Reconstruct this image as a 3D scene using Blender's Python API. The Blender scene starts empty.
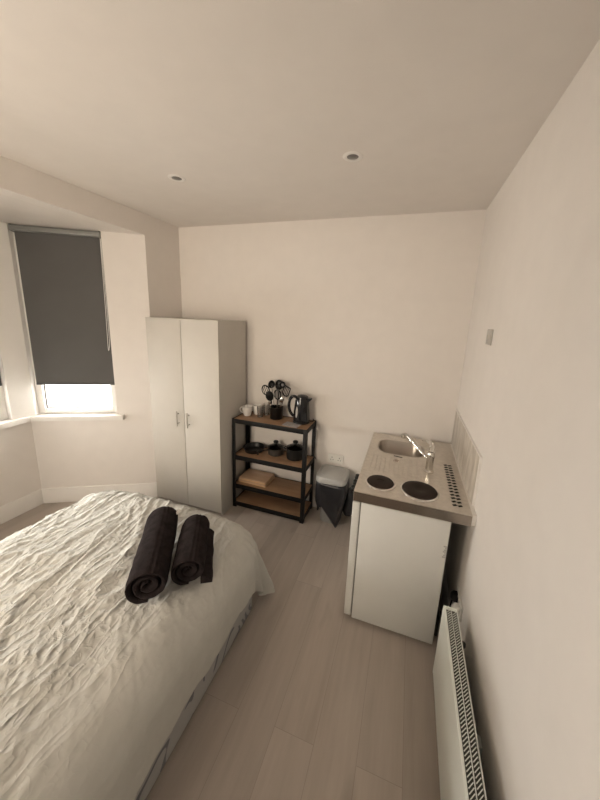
import bpy, bmesh, math, random
from mathutils import Vector, Matrix, noise
random.seed(7)
scene = bpy.context.scene
COL = scene.collection

# ---------------------------------------------------------------- camera
def make_camera():
    yaw, pi, ro = -.312, -.210, .043
    fw = Vector((math.sin(yaw)*math.cos(pi), math.cos(yaw)*math.cos(pi), math.sin(pi)))
    r = fw.cross(Vector((0, 0, 1))).normalized()
    u = r.cross(fw)
    r2 = r*math.cos(ro) + u*math.sin(ro)
    u2 = -r*math.sin(ro) + u*math.cos(ro)
    cd = bpy.data.cameras.new('camera')
    cd.sensor_fit = 'VERTICAL'
    cd.sensor_height = 36
    cd.lens = 304.669*36/800
    cd.shift_x = -8.78/800
    cd.shift_y = (382.76-400)/800
    cd.clip_start = .05
    co = bpy.data.objects.new('camera', cd)
    COL.objects.link(co)
    m = Matrix((r2, u2, -fw)).transposed().to_4x4()
    m.translation = Vector((-.422, -2.659, 1.860))
    co.matrix_world = m
    scene.camera = co
make_camera()

# ---------------------------------------------------------------- light and exposure
scene.view_settings.view_transform = 'Standard'
scene.view_settings.look = 'None'
scene.view_settings.exposure = 0.42
scene.view_settings.gamma = 1
scene.view_settings.use_curve_mapping = False

W = bpy.data.worlds.new('overcast_sky'); scene.world = W
W.use_nodes = True
bg = W.node_tree.nodes['Background']
bg.inputs[0].default_value = (1.0, .95, .90, 1)
bg.inputs[1].default_value = .95

def area(name, loc, direction, sx, sy, power, color):
    l = bpy.data.lights.new(name, 'AREA'); l.shape = 'RECTANGLE'; l.size = sx; l.size_y = sy
    l.energy = power; l.color = color
    o = bpy.data.objects.new(name, l); COL.objects.link(o)
    d = Vector(direction).normalized()
    zz = -d; yy = Vector((0, 0, 1)); xx = yy.cross(zz).normalized(); yy = zz.cross(xx)
    m = Matrix((xx, yy, zz)).transposed().to_4x4(); m.translation = Vector(loc); o.matrix_world = m
    return o
DAY = (1.0, .98, .94)
WARM = (1.0, .85, .69)
P0 = Vector((-2.69, -.42, 0)); P1 = Vector((-3.63, -.93, 0))
TB = (P1-P0).normalized(); NB = Vector((-TB.y, TB.x, 0))      # along and into the room
P3 = Vector((-3.63, -2.33, 0)); P4 = Vector((-2.69, -2.84, 0))
TL = (P4-P3).normalized(); NL = Vector((-TL.y, TL.x, 0))
# daylight just outside the three windows of the bay
c = P0 + TB*.68 - NB*.22
area('daylight_right', (c.x, c.y, 1.05), (NB.x, NB.y, -.05), .58, .26, 28, DAY)
area('daylight_front', (-3.83, -1.34, 1.08), (1, 0, -.05), .5, .26, 17, DAY)
area('daylight_front_low', (-3.83, -1.93, 1.08), (1, 0, -.05), .46, .26, 18, DAY)
c = (P3+P4)*.5 - NL*.22
area('daylight_left', (c.x, c.y, 1.08), (NL.x, NL.y, -.05), .6, .3, 4, DAY)
area('added_fill_rear', (-2.12, -3.66, 1.75), (.12, 1, .04), .8, 1.3, 47, WARM)  # added soft fill from behind the camera, shining through an invented rear window

# ---------------------------------------------------------------- materials
MATS = {}
def mat(name, col, rough=.5, metal=0, var=0, scale=8, bump=0, bscale=60, spec=.5, coat=0, trans=0, stretch=None, detail=3, sheen=0):
    m = bpy.data.materials.new(name); m.use_nodes = True
    nt = m.node_tree; N = nt.nodes; L = nt.links
    b = N['Principled BSDF']
    b.inputs['Base Color'].default_value = (*col, 1); b.inputs['Roughness'].default_value = rough
    b.inputs['Metallic'].default_value = metal; b.inputs['Specular IOR Level'].default_value = spec
    b.inputs['Coat Weight'].default_value = coat
    if trans: b.inputs['Transmission Weight'].default_value = trans
    if sheen: b.inputs['Sheen Weight'].default_value = sheen
    tc = N.new('ShaderNodeTexCoord'); mp = N.new('ShaderNodeMapping')
    L.new(tc.outputs['Object'], mp.inputs[0])
    if stretch: mp.inputs['Scale'].default_value = stretch
    n = N.new('ShaderNodeTexNoise'); n.inputs['Scale'].default_value = scale; n.inputs['Detail'].default_value = detail
    L.new(mp.outputs[0], n.inputs[0])
    r = N.new('ShaderNodeValToRGB')
    v = max(var, .015)
    r.color_ramp.elements[0].color = (*[max(0, x*(1-v)) for x in col], 1); r.color_ramp.elements[0].position = .3
    r.color_ramp.elements[1].color = (*[min(1, x*(1+v)) for x in col], 1); r.color_ramp.elements[1].position = .7
    L.new(n.outputs[0], r.inputs[0]); L.new(r.outputs[0], b.inputs['Base Color'])
    if bump:
        n2 = N.new('ShaderNodeTexNoise'); n2.inputs['Scale'].default_value = bscale; n2.inputs['Detail'].default_value = 4
        L.new(mp.outputs[0], n2.inputs[0])
        bp = N.new('ShaderNodeBump'); bp.inputs['Strength'].default_value = bump; bp.inputs['Distance'].default_value = .002
        L.new(n2.outputs[0], bp.inputs['Height']); L.new(bp.outputs[0], b.inputs['Normal'])
    MATS[name] = m
    return m
wall_m = mat('matt_wall_paint', (.78, .735, .69), .85, bump=.15, bscale=90, spec=.2)
ceil_m = mat('ceiling_paint', (.76, .715, .67), .9, spec=.15, bump=.1, bscale=90)
gloss_w = mat('white_gloss_trim', (.80, .77, .73), .35)
upvc_m = mat('white_window_plastic', (.82, .80, .77), .3)
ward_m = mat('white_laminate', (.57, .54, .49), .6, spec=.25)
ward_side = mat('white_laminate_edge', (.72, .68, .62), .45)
black_m = mat('black_powder_coated_steel', (.006, .0055, .0055), .5, bump=.1, bscale=300, spec=.3)
blackp = mat('black_plastic', (.006, .006, .006), .3, spec=.35)
blackgl = mat('black_gloss_plastic', (.010, .010, .012), .12)
nonstick = mat('black_nonstick_pan', (.008, .008, .008), .35, spec=.4)
chrome = mat('chrome', (.75, .73, .70), .12, 1)
handle_m = mat('brushed_nickel', (.55, .52, .48), .3, 1)
ceramic = mat('white_ceramic', (.75, .73, .70), .15, coat=.3)
enamel = mat('white_enamel', (.72, .72, .69), .3)
heater_m = mat('white_painted_steel', (.84, .87, .82), .35)
socket_m = mat('white_socket_plastic', (.76, .74, .69), .3)
switch_m = mat('grey_switch_plate', (.47, .44, .40), .35)
binlid = mat('pale_grey_bin_plastic', (.42, .42, .41), .35)
binbody = mat('light_bin_plastic', (.36, .355, .34), .4)
bagm = mat('dark_bin_bag', (.018, .018, .022), .28, bump=.8, bscale=35, spec=.6)
paper = mat('printed_paper', (.38, .36, .36), .6, var=.25, scale=60)
darkslot = mat('dark_slot', (.01, .01, .01), .8)
plate_m = mat('cast_iron_hotplate', (.022, .013, .009), .6, spec=.25, bump=.3, bscale=200)
towel_m = mat('charcoal_towelling', (.024, .0185, .0185), .95, var=.3, scale=30, bump=1, bscale=350, spec=.05)
brass = mat('lamp_reflector', (.35, .32, .28), .3, 1)
rope = mat('white_cord', (.7, .68, .65), .5)
blind_m = mat('dark_grey_blind_fabric', (.120, .116, .112), .9, bump=.3, bscale=500, spec=.1, var=.05, scale=3)
blind_rail = mat('grey_blind_rail', (.22, .22, .21), .4)
blind_bar = mat('dark_grey_blind_bar', (.05, .047, .045), .5)

def glass(name, tint, refl=.1, white=0.0):
    m = bpy.data.materials.new(name); m.use_nodes = True
    nt = m.node_tree; N = nt.nodes; L = nt.links; N.clear()
    out = N.new('ShaderNodeOutputMaterial'); t = N.new('ShaderNodeBsdfTransparent'); g = N.new('ShaderNodeBsdfGlossy')
    t.inputs[0].default_value = (*tint, 1); g.inputs['Roughness'].default_value = .05
    mx = N.new('ShaderNodeMixShader'); f = N.new('ShaderNodeFresnel'); f.inputs[0].default_value = 1.4
    L.new(f.outputs[0], mx.inputs[0]); L.new(t.outputs[0], mx.inputs[1]); L.new(g.outputs[0], mx.inputs[2])
    if white:
        d = N.new('ShaderNodeBsdfTranslucent'); d.inputs[0].default_value = (.9, .88, .85, 1)
        n = N.new('ShaderNodeTexNoise'); n.inputs['Scale'].default_value = 14
        tc = N.new('ShaderNodeTexCoord'); L.new(tc.outputs['Object'], n.inputs[0])
        mm = N.new('ShaderNodeMath'); mm.operation = 'MULTIPLY'; mm.inputs[1].default_value = white*2
        L.new(n.outputs[0], mm.inputs[0])
        m2 = N.new('ShaderNodeMixShader'); L.new(mm.outputs[0], m2.inputs[0])
        L.new(mx.outputs[0], m2.inputs[1]); L.new(d.outputs[0], m2.inputs[2]); L.new(m2.outputs[0], out.inputs[0])
    else:
        L.new(mx.outputs[0], out.inputs[0])
    return m
pane_m = glass('obscured_window_glass', (.97, .97, .96), white=.15)
glass_m = glass('clear_glass', (.99, .99, .99), white=.09)
glasslid_m = glass('glass_lid', (.7, .7, .7))

def wood_mat(name, c1, c2, rough=.45, axis='Y', scale=4.0):
    m = bpy.data.materials.new(name); m.use_nodes = True
    nt = m.node_tree; N = nt.nodes; L = nt.links; b = N['Principled BSDF']; b.inputs['Roughness'].default_value = rough
    tc = N.new('ShaderNodeTexCoord'); mp = N.new('ShaderNodeMapping')
    s = {'X': (.15, 1, 1), 'Y': (1, .15, 1), 'Z': (1, 1, .15)}[axis]
    mp.inputs['Scale'].default_value = s; L.new(tc.outputs['Object'], mp.inputs[0])
    n = N.new('ShaderNodeTexNoise'); n.inputs['Scale'].default_value = scale*10; n.inputs['Detail'].default_value = 5
    L.new(mp.outputs[0], n.inputs[0])
    r = N.new('ShaderNodeValToRGB'); r.color_ramp.elements[0].position = .3; r.color_ramp.elements[1].position = .7
    r.color_ramp.elements[0].color = (*c1, 1); r.color_ramp.elements[1].color = (*c2, 1)
    L.new(n.outputs[0], r.inputs[0]); L.new(r.outputs[0], b.inputs['Base Color'])
    return m
shelf_wood = wood_mat('chipboard_shelf', (.26, .15, .085), (.34, .21, .12), .5, 'X', 3)
board_wood = wood_mat('pale_board_wood', (.46, .30, .19), (.58, .40, .27), .4, 'X', 3)
board_edge = wood_mat('golden_board_wood', (.55, .36, .19), (.68, .47, .27), .4, 'X', 3)

def floor_mat():
    m = bpy.data.materials.new('grey_oak_laminate'); m.use_nodes = True
    nt = m.node_tree; N = nt.nodes; L = nt.links; b = N['Principled BSDF']
    tc = N.new('ShaderNodeTexCoord')
    mp = N.new('ShaderNodeMapping'); mp.inputs['Rotation'].default_value = (0, 0, math.pi/2); mp.inputs['Location'].default_value = (.35, .07, 0)
    L.new(tc.outputs['Object'], mp.inputs[0])
    br = N.new('ShaderNodeTexBrick'); br.inputs['Scale'].default_value = 1
    br.offset = .37
    br.inputs['Brick Width'].default_value = 1.25; br.inputs['Row Height'].default_value = .19
    br.inputs['Mortar Size'].default_value = .0012; br.inputs['Mortar Smooth'].default_value = .3
    br.inputs['Color1'].default_value = (.0, .0, .0, 1); br.inputs['Color2'].default_value = (1, 1, 1, 1); br.inputs['Mortar'].default_value = (.0, .0, .0, 1)
    L.new(mp.outputs[0], br.inputs[0])
    m2 = N.new('ShaderNodeMapping'); m2.inputs['Scale'].default_value = (1, .09, 1); L.new(tc.outputs['Object'], m2.inputs[0])
    # shift the grain from board to board
    add = N.new('ShaderNodeVectorMath'); add.operation = 'ADD'
    L.new(m2.outputs[0], add.inputs[0])
    sc = N.new('ShaderNodeVectorMath'); sc.operation = 'SCALE'; sc.inputs['Scale'].default_value = 3.7
    L.new(br.outputs['Color'], sc.inputs[0]); L.new(sc.outputs[0], add.inputs[1])
    n = N.new('ShaderNodeTexNoise'); n.inputs['Scale'].default_value = 26; n.inputs['Detail'].default_value = 6; n.inputs['Roughness'].default_value = .6
    L.new(add.outputs[0], n.inputs[0])
    n3 = N.new('ShaderNodeTexNoise'); n3.inputs['Scale'].default_value = 5; n3.inputs['Detail'].default_value = 2
    L.new(add.outputs[0], n3.inputs[0])
    # knots: small dark streaks
    m4 = N.new('ShaderNodeMapping'); m4.inputs['Scale'].default_value = (1, .45, 1); L.new(tc.outputs['Object'], m4.inputs[0])
    n4 = N.new('ShaderNodeTexNoise'); n4.inputs['Scale'].default_value = 7; n4.inputs['Detail'].default_value = 1; L.new(m4.outputs[0], n4.inputs[0])
    kr = N.new('ShaderNodeValToRGB'); kr.color_ramp.elements[0].position = .66; kr.color_ramp.elements[0].color = (0, 0, 0, 1)
    kr.color_ramp.elements[1].position = .80; kr.color_ramp.elements[1].color = (.30, .30, .30, 1); L.new(n4.outputs[0], kr.inputs[0])
    r = N.new('ShaderNodeValToRGB')
    r.color_ramp.elements[0].position = .25; r.color_ramp.elements[0].color = (.375, .322, .275, 1)
    r.color_ramp.elements[1].position = .75; r.color_ramp.elements[1].color = (.55, .485, .43, 1)
    mixf = N.new('ShaderNodeMix'); mixf.data_type = 'FLOAT'; mixf.inputs[0].default_value = .55
    L.new(n.outputs[0], mixf.inputs[2]); L.new(n3.outputs[0], mixf.inputs[3])
    sub = N.new('ShaderNodeMath'); sub.operation = 'SUBTRACT'; L.new(mixf.outputs[0], sub.inputs[0]); L.new(kr.outputs[0], sub.inputs[1])
    L.new(sub.outputs[0], r.inputs[0])
    # per board tone
    bt = N.new('ShaderNodeMix'); bt.data_type = 'RGBA'; bt.blend_type = 'MULTIPLY'; bt.inputs[0].default_value = .9
    tone = N.new('ShaderNodeValToRGB'); tone.color_ramp.elements[0].color = (.92, .92, .92, 1); tone.color_ramp.elements[1].color = (1, 1, 1, 1)
    L.new(br.outputs['Color'], tone.inputs[0])
    L.new(r.outputs[0], bt.inputs[6]); L.new(tone.outputs[0], bt.inputs[7])
    sm = N.new('ShaderNodeMix'); sm.data_type = 'RGBA'; sm.inputs[7].default_value = (.17, .135, .11, 1)
    L.new(bt.outputs[2], sm.inputs[6])
    fm = N.new('ShaderNodeMath'); fm.operation = 'MULTIPLY'; fm.inputs[1].default_value = .35; L.new(br.outputs['Fac'], fm.inputs[0]); L.new(fm.outputs[0], sm.inputs[0])
    L.new(sm.outputs[2], b.inputs['Base Color']); b.inputs['Roughness'].default_value = .33
    bp = N.new('ShaderNodeBump'); bp.inputs['Strength'].default_value = .15; bp.inputs['Distance'].default_value = .001
    L.new(n.outputs[0], bp.inputs['Height']); L.new(bp.outputs[0], b.inputs['Normal'])
    return m
floor_m = floor_mat()

def steel_mat():
    m = bpy.data.materials.new('linen_pressed_stainless_steel'); m.use_nodes = True
    nt = m.node_tree; N = nt.nodes; L = nt.links; b = N['Principled BSDF']
    b.inputs['Metallic'].default_value = 1; b.inputs['Roughness'].default_value = .33
    tc = N.new('ShaderNodeTexCoord'); mp = N.new('ShaderNodeMapping'); mp.inputs['Scale'].default_value = (1, 1, 1)
    L.new(tc.outputs['Object'], mp.inputs[0])
    n = N.new('ShaderNodeTexNoise'); n.inputs['Scale'].default_value = 45; n.inputs['Detail'].default_value = 5; L.new(mp.outputs[0], n.inputs[0])
    r = N.new('ShaderNodeValToRGB'); r.color_ramp.elements[0].color = (.60, .56, .51, 1); r.color_ramp.elements[1].color = (.70, .66, .60, 1)
    r.color_ramp.elements[0].position = .3; r.color_ramp.elements[1].position = .7
    L.new(n.outputs[0], r.inputs[0]); L.new(r.outputs[0], b.inputs['Base Color'])
    bp = N.new('ShaderNodeBump'); bp.inputs['Strength'].default_value = .25; bp.inputs['Distance'].default_value = .001
    n2 = N.new('ShaderNodeTexNoise'); n2.inputs['Scale'].default_value = 120; L.new(mp.outputs[0], n2.inputs[0])
    L.new(n2.outputs[0], bp.inputs['Height']); L.new(bp.outputs[0], b.inputs['Normal'])
    return m
steel_m = steel_mat()
edge_steel = mat('brushed_steel_edge', (.42, .37, .33), .25, 1, var=.15, scale=3)

def tile_mat():
    m = bpy.data.materials.new('veined_splashback_panel'); m.use_nodes = True
    nt = m.node_tree; N = nt.nodes; L = nt.links; b = N['Principled BSDF']; b.inputs['Roughness'].default_value = .3
    tc = N.new('ShaderNodeTexCoord'); mp = N.new('ShaderNodeMapping'); mp.inputs['Rotation'].default_value = (math.radians(20), 0, 0)
    mp.inputs['Scale'].default_value = (1, 5, 1.2); L.new(tc.outputs['Object'], mp.inputs[0])
    n = N.new('ShaderNodeTexNoise'); n.inputs['Scale'].default_value = 4; n.inputs['Detail'].default_value = 6; n.inputs['Distortion'].default_value = .6
    L.new(mp.outputs[0], n.inputs[0])
    r = N.new('ShaderNodeValToRGB'); r.color_ramp.elements[0].position = .35; r.color_ramp.elements[1].position = .65
    r.color_ramp.elements[0].color = (.40, .35, .29, 1); r.color_ramp.elements[1].color = (.64, .59, .52, 1)
    L.new(n.outputs[0], r.inputs[0]); L.new(r.outputs[0], b.inputs['Base Color'])
    return m
tile_m = tile_mat()

def divan_mat():
    m = bpy.data.materials.new('damask_divan_fabric'); m.use_nodes = True
    nt = m.node_tree; N = nt.nodes; L = nt.links; b = N['Principled BSDF']; b.inputs['Roughness'].default_value = .7
    tc = N.new('ShaderNodeTexCoord')
    n = N.new('ShaderNodeTexNoise'); n.inputs['Scale'].default_value = 2.4; n.inputs['Detail'].default_value = 0; n.inputs['Distortion'].default_value = 2.5
    L.new(tc.outputs['Object'], n.inputs[0])
    mm = N.new('ShaderNodeMath'); mm.operation = 'MULTIPLY'; mm.inputs[1].default_value = 34; L.new(n.outputs[0], mm.inputs[0])
    s = N.new('ShaderNodeMath'); s.operation = 'SINE'; L.new(mm.outputs[0], s.inputs[0])
    n2 = N.new('ShaderNodeTexNoise'); n2.inputs['Scale'].default_value = 5.0; n2.inputs['Detail'].default_value = 0; L.new(tc.outputs['Object'], n2.inputs[0])
    k = N.new('ShaderNodeMapRange'); k.inputs[1].default_value = .48; k.inputs[2].default_value = .54; L.new(n2.outputs[0], k.inputs[0])
    mu = N.new('ShaderNodeMath'); mu.operation = 'MULTIPLY'; L.new(s.outputs[0], mu.inputs[0]); L.new(k.outputs[0], mu.inputs[1])
    r = N.new('ShaderNodeValToRGB'); r.color_ramp.elements[0].position = .35; r.color_ramp.elements[1].position = .6
    r.color_ramp.elements[0].color = (.40, .395, .39, 1); r.color_ramp.elements[1].color = (.17, .17, .19, 1)
    L.new(mu.outputs[0], r.inputs[0]); L.new(r.outputs[0], b.inputs['Base Color'])
    return m
divan_m = divan_mat()
duvet_m = mat('pale_sage_cotton', (.555, .545, .505), .85, var=.03, scale=20, spec=.12)
def crease_relief(m):
    nt = m.node_tree; N = nt.nodes; L = nt.links; b = N['Principled BSDF']
    tc = N.new('ShaderNodeTexCoord'); prev = None
    def layer(scale, stretch, rot, power, dist, prev):
        mp = N.new('ShaderNodeMapping'); mp.inputs['Rotation'].default_value = (0, 0, rot); mp.inputs['Scale'].default_value = (1, stretch, 1)
        L.new(tc.outputs['Object'], mp.inputs[0])
        n = N.new('ShaderNodeTexNoise'); n.inputs['Scale'].default_value = scale; n.inputs['Detail'].default_value = 1.5; n.inputs['Distortion'].default_value = .35
        L.new(mp.outputs[0], n.inputs[0])
        a = N.new('ShaderNodeMath'); a.operation = 'SUBTRACT'; a.inputs[1].default_value = .5; L.new(n.outputs[0], a.inputs[0])
        a2 = N.new('ShaderNodeMath'); a2.operation = 'ABSOLUTE'; L.new(a.outputs[0], a2.inputs[0])
        a3 = N.new('ShaderNodeMath'); a3.operation = 'MULTIPLY_ADD'; a3.inputs[1].default_value = -2.6; a3.inputs[2].default_value = 1; a3.use_clamp = True; L.new(a2.outputs[0], a3.inputs[0])
        a4 = N.new('ShaderNodeMath'); a4.operation = 'POWER'; a4.inputs[1].default_value = power; L.new(a3.outputs[0], a4.inputs[0])
        # crumpled over the bed, pressed smooth along the kitchen side
        sp = N.new('ShaderNodeSeparateXYZ'); L.new(tc.outputs['Object'], sp.inputs[0])
        nn = N.new('ShaderNodeTexNoise'); nn.inputs['Scale'].default_value = 4; L.new(tc.outputs['Object'], nn.inputs[0])
        ad = N.new('ShaderNodeMath'); ad.operation = 'MULTIPLY_ADD'; ad.inputs[1].default_value = .35; L.new(nn.outputs[0], ad.inputs[0]); L.new(sp.outputs[0], ad.inputs[2])
        mr = N.new('ShaderNodeMapRange'); mr.inputs[1].default_value = .52; mr.inputs[2].default_value = .78; mr.inputs[3].default_value = 1; mr.inputs[4].default_value = .12
        L.new(ad.outputs[0], mr.inputs[0])
        mu = N.new('ShaderNodeMath'); mu.operation = 'MULTIPLY'; L.new(a4.outputs[0], mu.inputs[0]); L.new(mr.outputs[0], mu.inputs[1])
        bp = N.new('ShaderNodeBump'); bp.inputs['Strength'].default_value = 1; bp.inputs['Distance'].default_value = dist
        L.new(mu.outputs[0], bp.inputs['Height'])
        if prev: L.new(prev.outputs[0], bp.inputs['Normal'])
        return bp
    p = layer(9, .20, -.16, 6, .009, None)
    p = layer(22, .26, -.12, 5, .0045, p)
    p = layer(30, .8, .5, 3, .0025, p)
    L.new(p.outputs[0], b.inputs['Normal'])
crease_relief(duvet_m)

# ---------------------------------------------------------------- mesh helpers
ORG = {}
def obj(name, bm, m, parent=None, smooth=35, kind=None, label=None):
    org = ORG.get(parent.name, Vector((0, 0, 0))) if parent else Vector((0, 0, 0))
    bmesh.ops.recalc_face_normals(bm, faces=bm.faces)
    if org.length: bmesh.ops.translate(bm, verts=bm.verts, vec=-org)
    me = bpy.data.meshes.new(name); bm.to_mesh(me); bm.free()
    if isinstance(m, (list, tuple)):
        for k in m: me.materials.append(k)
    else: me.materials.append(m)
    if smooth:
        for p in me.polygons: p.use_smooth = True
        me.set_sharp_from_angle(angle=math.radians(smooth))
    o = bpy.data.objects.new(name, me); COL.objects.link(o)
    if parent: o.parent = parent; ORG[o.name] = org
    else: ORG[o.name] = Vector((0, 0, 0))
    if kind: o['kind'] = kind
    if label: o['label'] = label
    return o
def thing(name, label, cat, loc=(0, 0, 0), group=None):
    o = bpy.data.objects.new(name, None); COL.objects.link(o); o.location = loc; o.empty_display_size = .05
    o['label'] = label; o['category'] = cat
    if group: o['group'] = group
    ORG[o.name] = Vector(loc)
    return o
def tag(o, label, cat, group=None):
    """a thing that is one mesh: move its origin to its base, set the properties"""
    o['label'] = label; o['category'] = cat
    if group: o['group'] = group
    vs = [v.co for v in o.data.vertices]
    cx = (min(v.x for v in vs)+max(v.x for v in vs))/2; cy = (min(v.y for v in vs)+max(v.y for v in vs))/2; cz = min(v.z for v in vs)
    o.data.transform(Matrix.Translation((-cx, -cy, -cz))); o.location = (cx, cy, cz)
    ORG[o.name] = Vector((cx, cy, cz))
    return o
def struct(name, bm, m, parent=None, smooth=30):
    o = obj(name, bm, m, parent, smooth)
    if not parent: o['kind'] = 'structure'
    return o
def BM(): return bmesh.new()
def box(bm, x0, x1, y0, y1, z0, z1, bev=0, seg=2, M=None):
    r = bmesh.ops.create_cube(bm, size=1)
    vs = r['verts']
    for v in vs:
        v.co = Vector(((x0+x1)/2+v.co.x*(x1-x0), (y0+y1)/2+v.co.y*(y1-y0), (z0+z1)/2+v.co.z*(z1-z0)))
    if M is not None: bmesh.ops.transform(bm, matrix=M, verts=vs)
    if bev:
        es = list({e for v in vs for e in v.link_edges})
        bmesh.ops.bevel(bm, geom=es, offset=bev, segments=seg, affect='EDGES', profile=.5)
    return bm
def prism(bm, poly, z0, z1):
    a = [bm.verts.new((p[0], p[1], z0)) for p in poly]; b = [bm.verts.new((p[0], p[1], z1)) for p in poly]
    n = len(poly)
    bm.faces.new(a); bm.faces.new(b)
    for i in range(n): bm.faces.new((a[i], a[(i+1) % n], b[(i+1) % n], b[i]))
    return bm
def lathe(bm, prof, c, seg=32, M=None, sx=1, sy=1, close=False):
    """prof: (r,z) list turned about the vertical through c; M rotates about c"""
    rings = []
    c = Vector(c)
    for r, z in prof:
        ring = []
        if r < 1e-6:
            p = Vector((0, 0, z)); p = (M @ p) if M is not None else p
            ring = [bm.verts.new(c+p)]
        else:
            for i in range(seg):
                a = 2*math.pi*i/seg
                p = Vector((r*math.cos(a)*sx, r*math.sin(a)*sy, z)); p = (M @ p) if M is not None else p
                ring.append(bm.verts.new(c+p))
        rings.append(ring)
    pairs = list(zip(rings, rings[1:]))
    if close: pairs.append((rings[-1], rings[0]))
    for a, b in pairs:
        if len(a) == 1 and len(b) == 1: continue
        for i in range(seg):
            j = (i+1) % seg
            if len(a) == 1: bm.faces.new((a[0], b[i], b[j]))
            elif len(b) == 1: bm.faces.new((a[i], a[j], b[0]))
            else: bm.faces.new((a[i], a[j], b[j], b[i]))
    return bm
def tube(bm, pts, r, seg=10, caps=True, flat=1.0, up=Vector((0, 0, 1))):
    pts = [Vector(p) for p in pts]; rs = r if isinstance(r, (list, tuple)) else [r]*len(pts)
    rings = []
    prev = None
    for i, p in enumerate(pts):
        d = (pts[min(i+1, len(pts)-1)]-pts[max(i-1, 0)]).normalized()
        if prev is None:
            a = up if abs(d.dot(up)) < .95 else Vector((1, 0, 0))
            x = d.cross(a).normalized()
        else:
            x = (prev - d*prev.dot(d)).normalized()
        prev = x
        y = d.cross(x)
        rings.append([bm.verts.new(p+(x*math.cos(2*math.pi*k/seg)+y*math.sin(2*math.pi*k/seg)*flat)*rs[i]) for k in range(seg)])
    for a, b in zip(rings, rings[1:]):
        for i in range(seg):
            j = (i+1) % seg; bm.faces.new((a[i], a[j], b[j], b[i]))
    if caps: bm.faces.new(rings[0]); bm.faces.new(rings[-1])
    return bm
def curve(p, n=8):
    """smooth polyline through points (Catmull-Rom)"""
    p = [Vector(q) for q in p]; out = []
    q = [p[0]*2-p[1]]+p+[p[-1]*2-p[-2]]
    for i in range(1, len(q)-2):
        for k in range(n):
            t = k/n; a, b, c_, d = q[i-1], q[i], q[i+1], q[i+2]
            out.append(.5*((2*b)+(c_-a)*t+(2*a-5*b+4*c_-d)*t*t+(3*b-a-3*c_+d)*t**3))
    out.append(p[-1]); return out
def rrect(w, d, r, n=6):
    pts = []
    for cx, cy, a0 in ((w/2-r, d/2-r, 0), (-w/2+r, d/2-r, 90), (-w/2+r, -d/2+r, 180), (w/2-r, -d/2+r, 270)):
        for k in range(n+1):
            a = math.radians(a0+90*k/n); pts.append((cx+r*math.cos(a), cy+r*math.sin(a)))
    return pts
def loft(bm, loops, cap0=True, cap1=True):
    rs = [[bm.verts.new(p) for p in l] for l in loops]
    n = len(rs[0])
    for a, b in zip(rs, rs[1:]):
        for i in range(n):
            j = (i+1) % n; bm.faces.new((a[i], a[j], b[j], b[i]))
    if cap0: bm.faces.new(rs[0])
    if cap1: bm.faces.new(rs[-1])
    return bm

# ---------------------------------------------------------------- room shell
H = 2.67; HB = 2.50; XL = -2.69; YR = -3.45; T = .12
SILL = .865; WT = 2.50
struct('floor', box(BM(), -3.95, .12, YR-.12, .12, -.1, 0), floor_m)
struct('ceiling', box(BM(), XL-T, .12, YR-.12, .12, H, H+.1), ceil_m)
struct('ceiling_bay', box(BM(), -3.95, XL-T, -3.0, -.2, HB, H+.1), ceil_m)
struct('wall_back', box(BM(), XL-T, .12, 0, .12, 0, H), wall_m)
struct('wall_right', box(BM(), 0, .12, YR, 0, 0, H), wall_m)
b = BM(); box(b, XL-T, -2.57, YR-.12, YR, 0, H); box(b, -1.67, .12, YR-.12, YR, 0, H); box(b, -2.57, -1.67, YR-.12, YR, 0, .84); box(b, -2.57, -1.67, YR-.12, YR, WT, H)  # rear wall with a gap for the invented window
struct('wall_rear', b, wall_m)
b = BM(); box(b, XL-T, XL, -.42, 0, 0, H); box(b, XL-T, XL, YR, -2.84, 0, H); box(b, XL-T, XL, -2.84, -.42, HB, H)
struct('wall_left', b, wall_m)
def off(p, n, d): return (p.x+n.x*d, p.y+n.y*d)
A1 = P0+TB*.345; A2 = P0+TB*1.025
XO = Vector((-3.75, -.862, 0)); XO2 = Vector((-3.75, -2.398, 0))
b = BM()
prism(b, [(P0.x, P0.y), (P1.x, P1.y), (XO.x, XO.y), off(P0, NB, -T)], 0, .84)
prism(b, [(P0.x, P0.y), (A1.x, A1.y), off(A1, NB, -T), off(P0, NB, -T)], .84, HB)
struct('wall_bay_right', b, wall_m)
b = BM()
prism(b, [(P1.x, P1.y), (P3.x, P3.y), (XO2.x, XO2.y), (XO.x, XO.y)], 0, .84)
struct('wall_bay_front', b, wall_m)
B1 = P3+TL*.044; B2 = P3+TL*.725
b = BM()
prism(b, [(P3.x, P3.y), (P4.x, P4.y), off(P4, NL, -T), (XO2.x, XO2.y)], 0, .84)
prism(b, [(B2.x, B2.y), (P4.x, P4.y), off(P4, NL, -T), off(B2, NL, -T)], .84, HB)
struct('wall_bay_left', b, wall_m)
# corner posts of the bay
F1 = Vector((-3.63, -1.065, 0)); F2 = Vector((-3.63, -2.20, 0))
b = prism(BM(), [(A2.x, A2.y), (F1.x, F1.y), (-3.75, F1.y), (XO.x, XO.y), off(A2, NB, -T)], .84, HB)
struct('trim_1', b, gloss_w)
b = prism(BM(), [(B1.x, B1.y), (F2.x, F2.y), (-3.75, F2.y), (XO2.x, XO2.y), off(B1, NL, -T)], .84, HB)
struct('trim_2', b, gloss_w)
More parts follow.
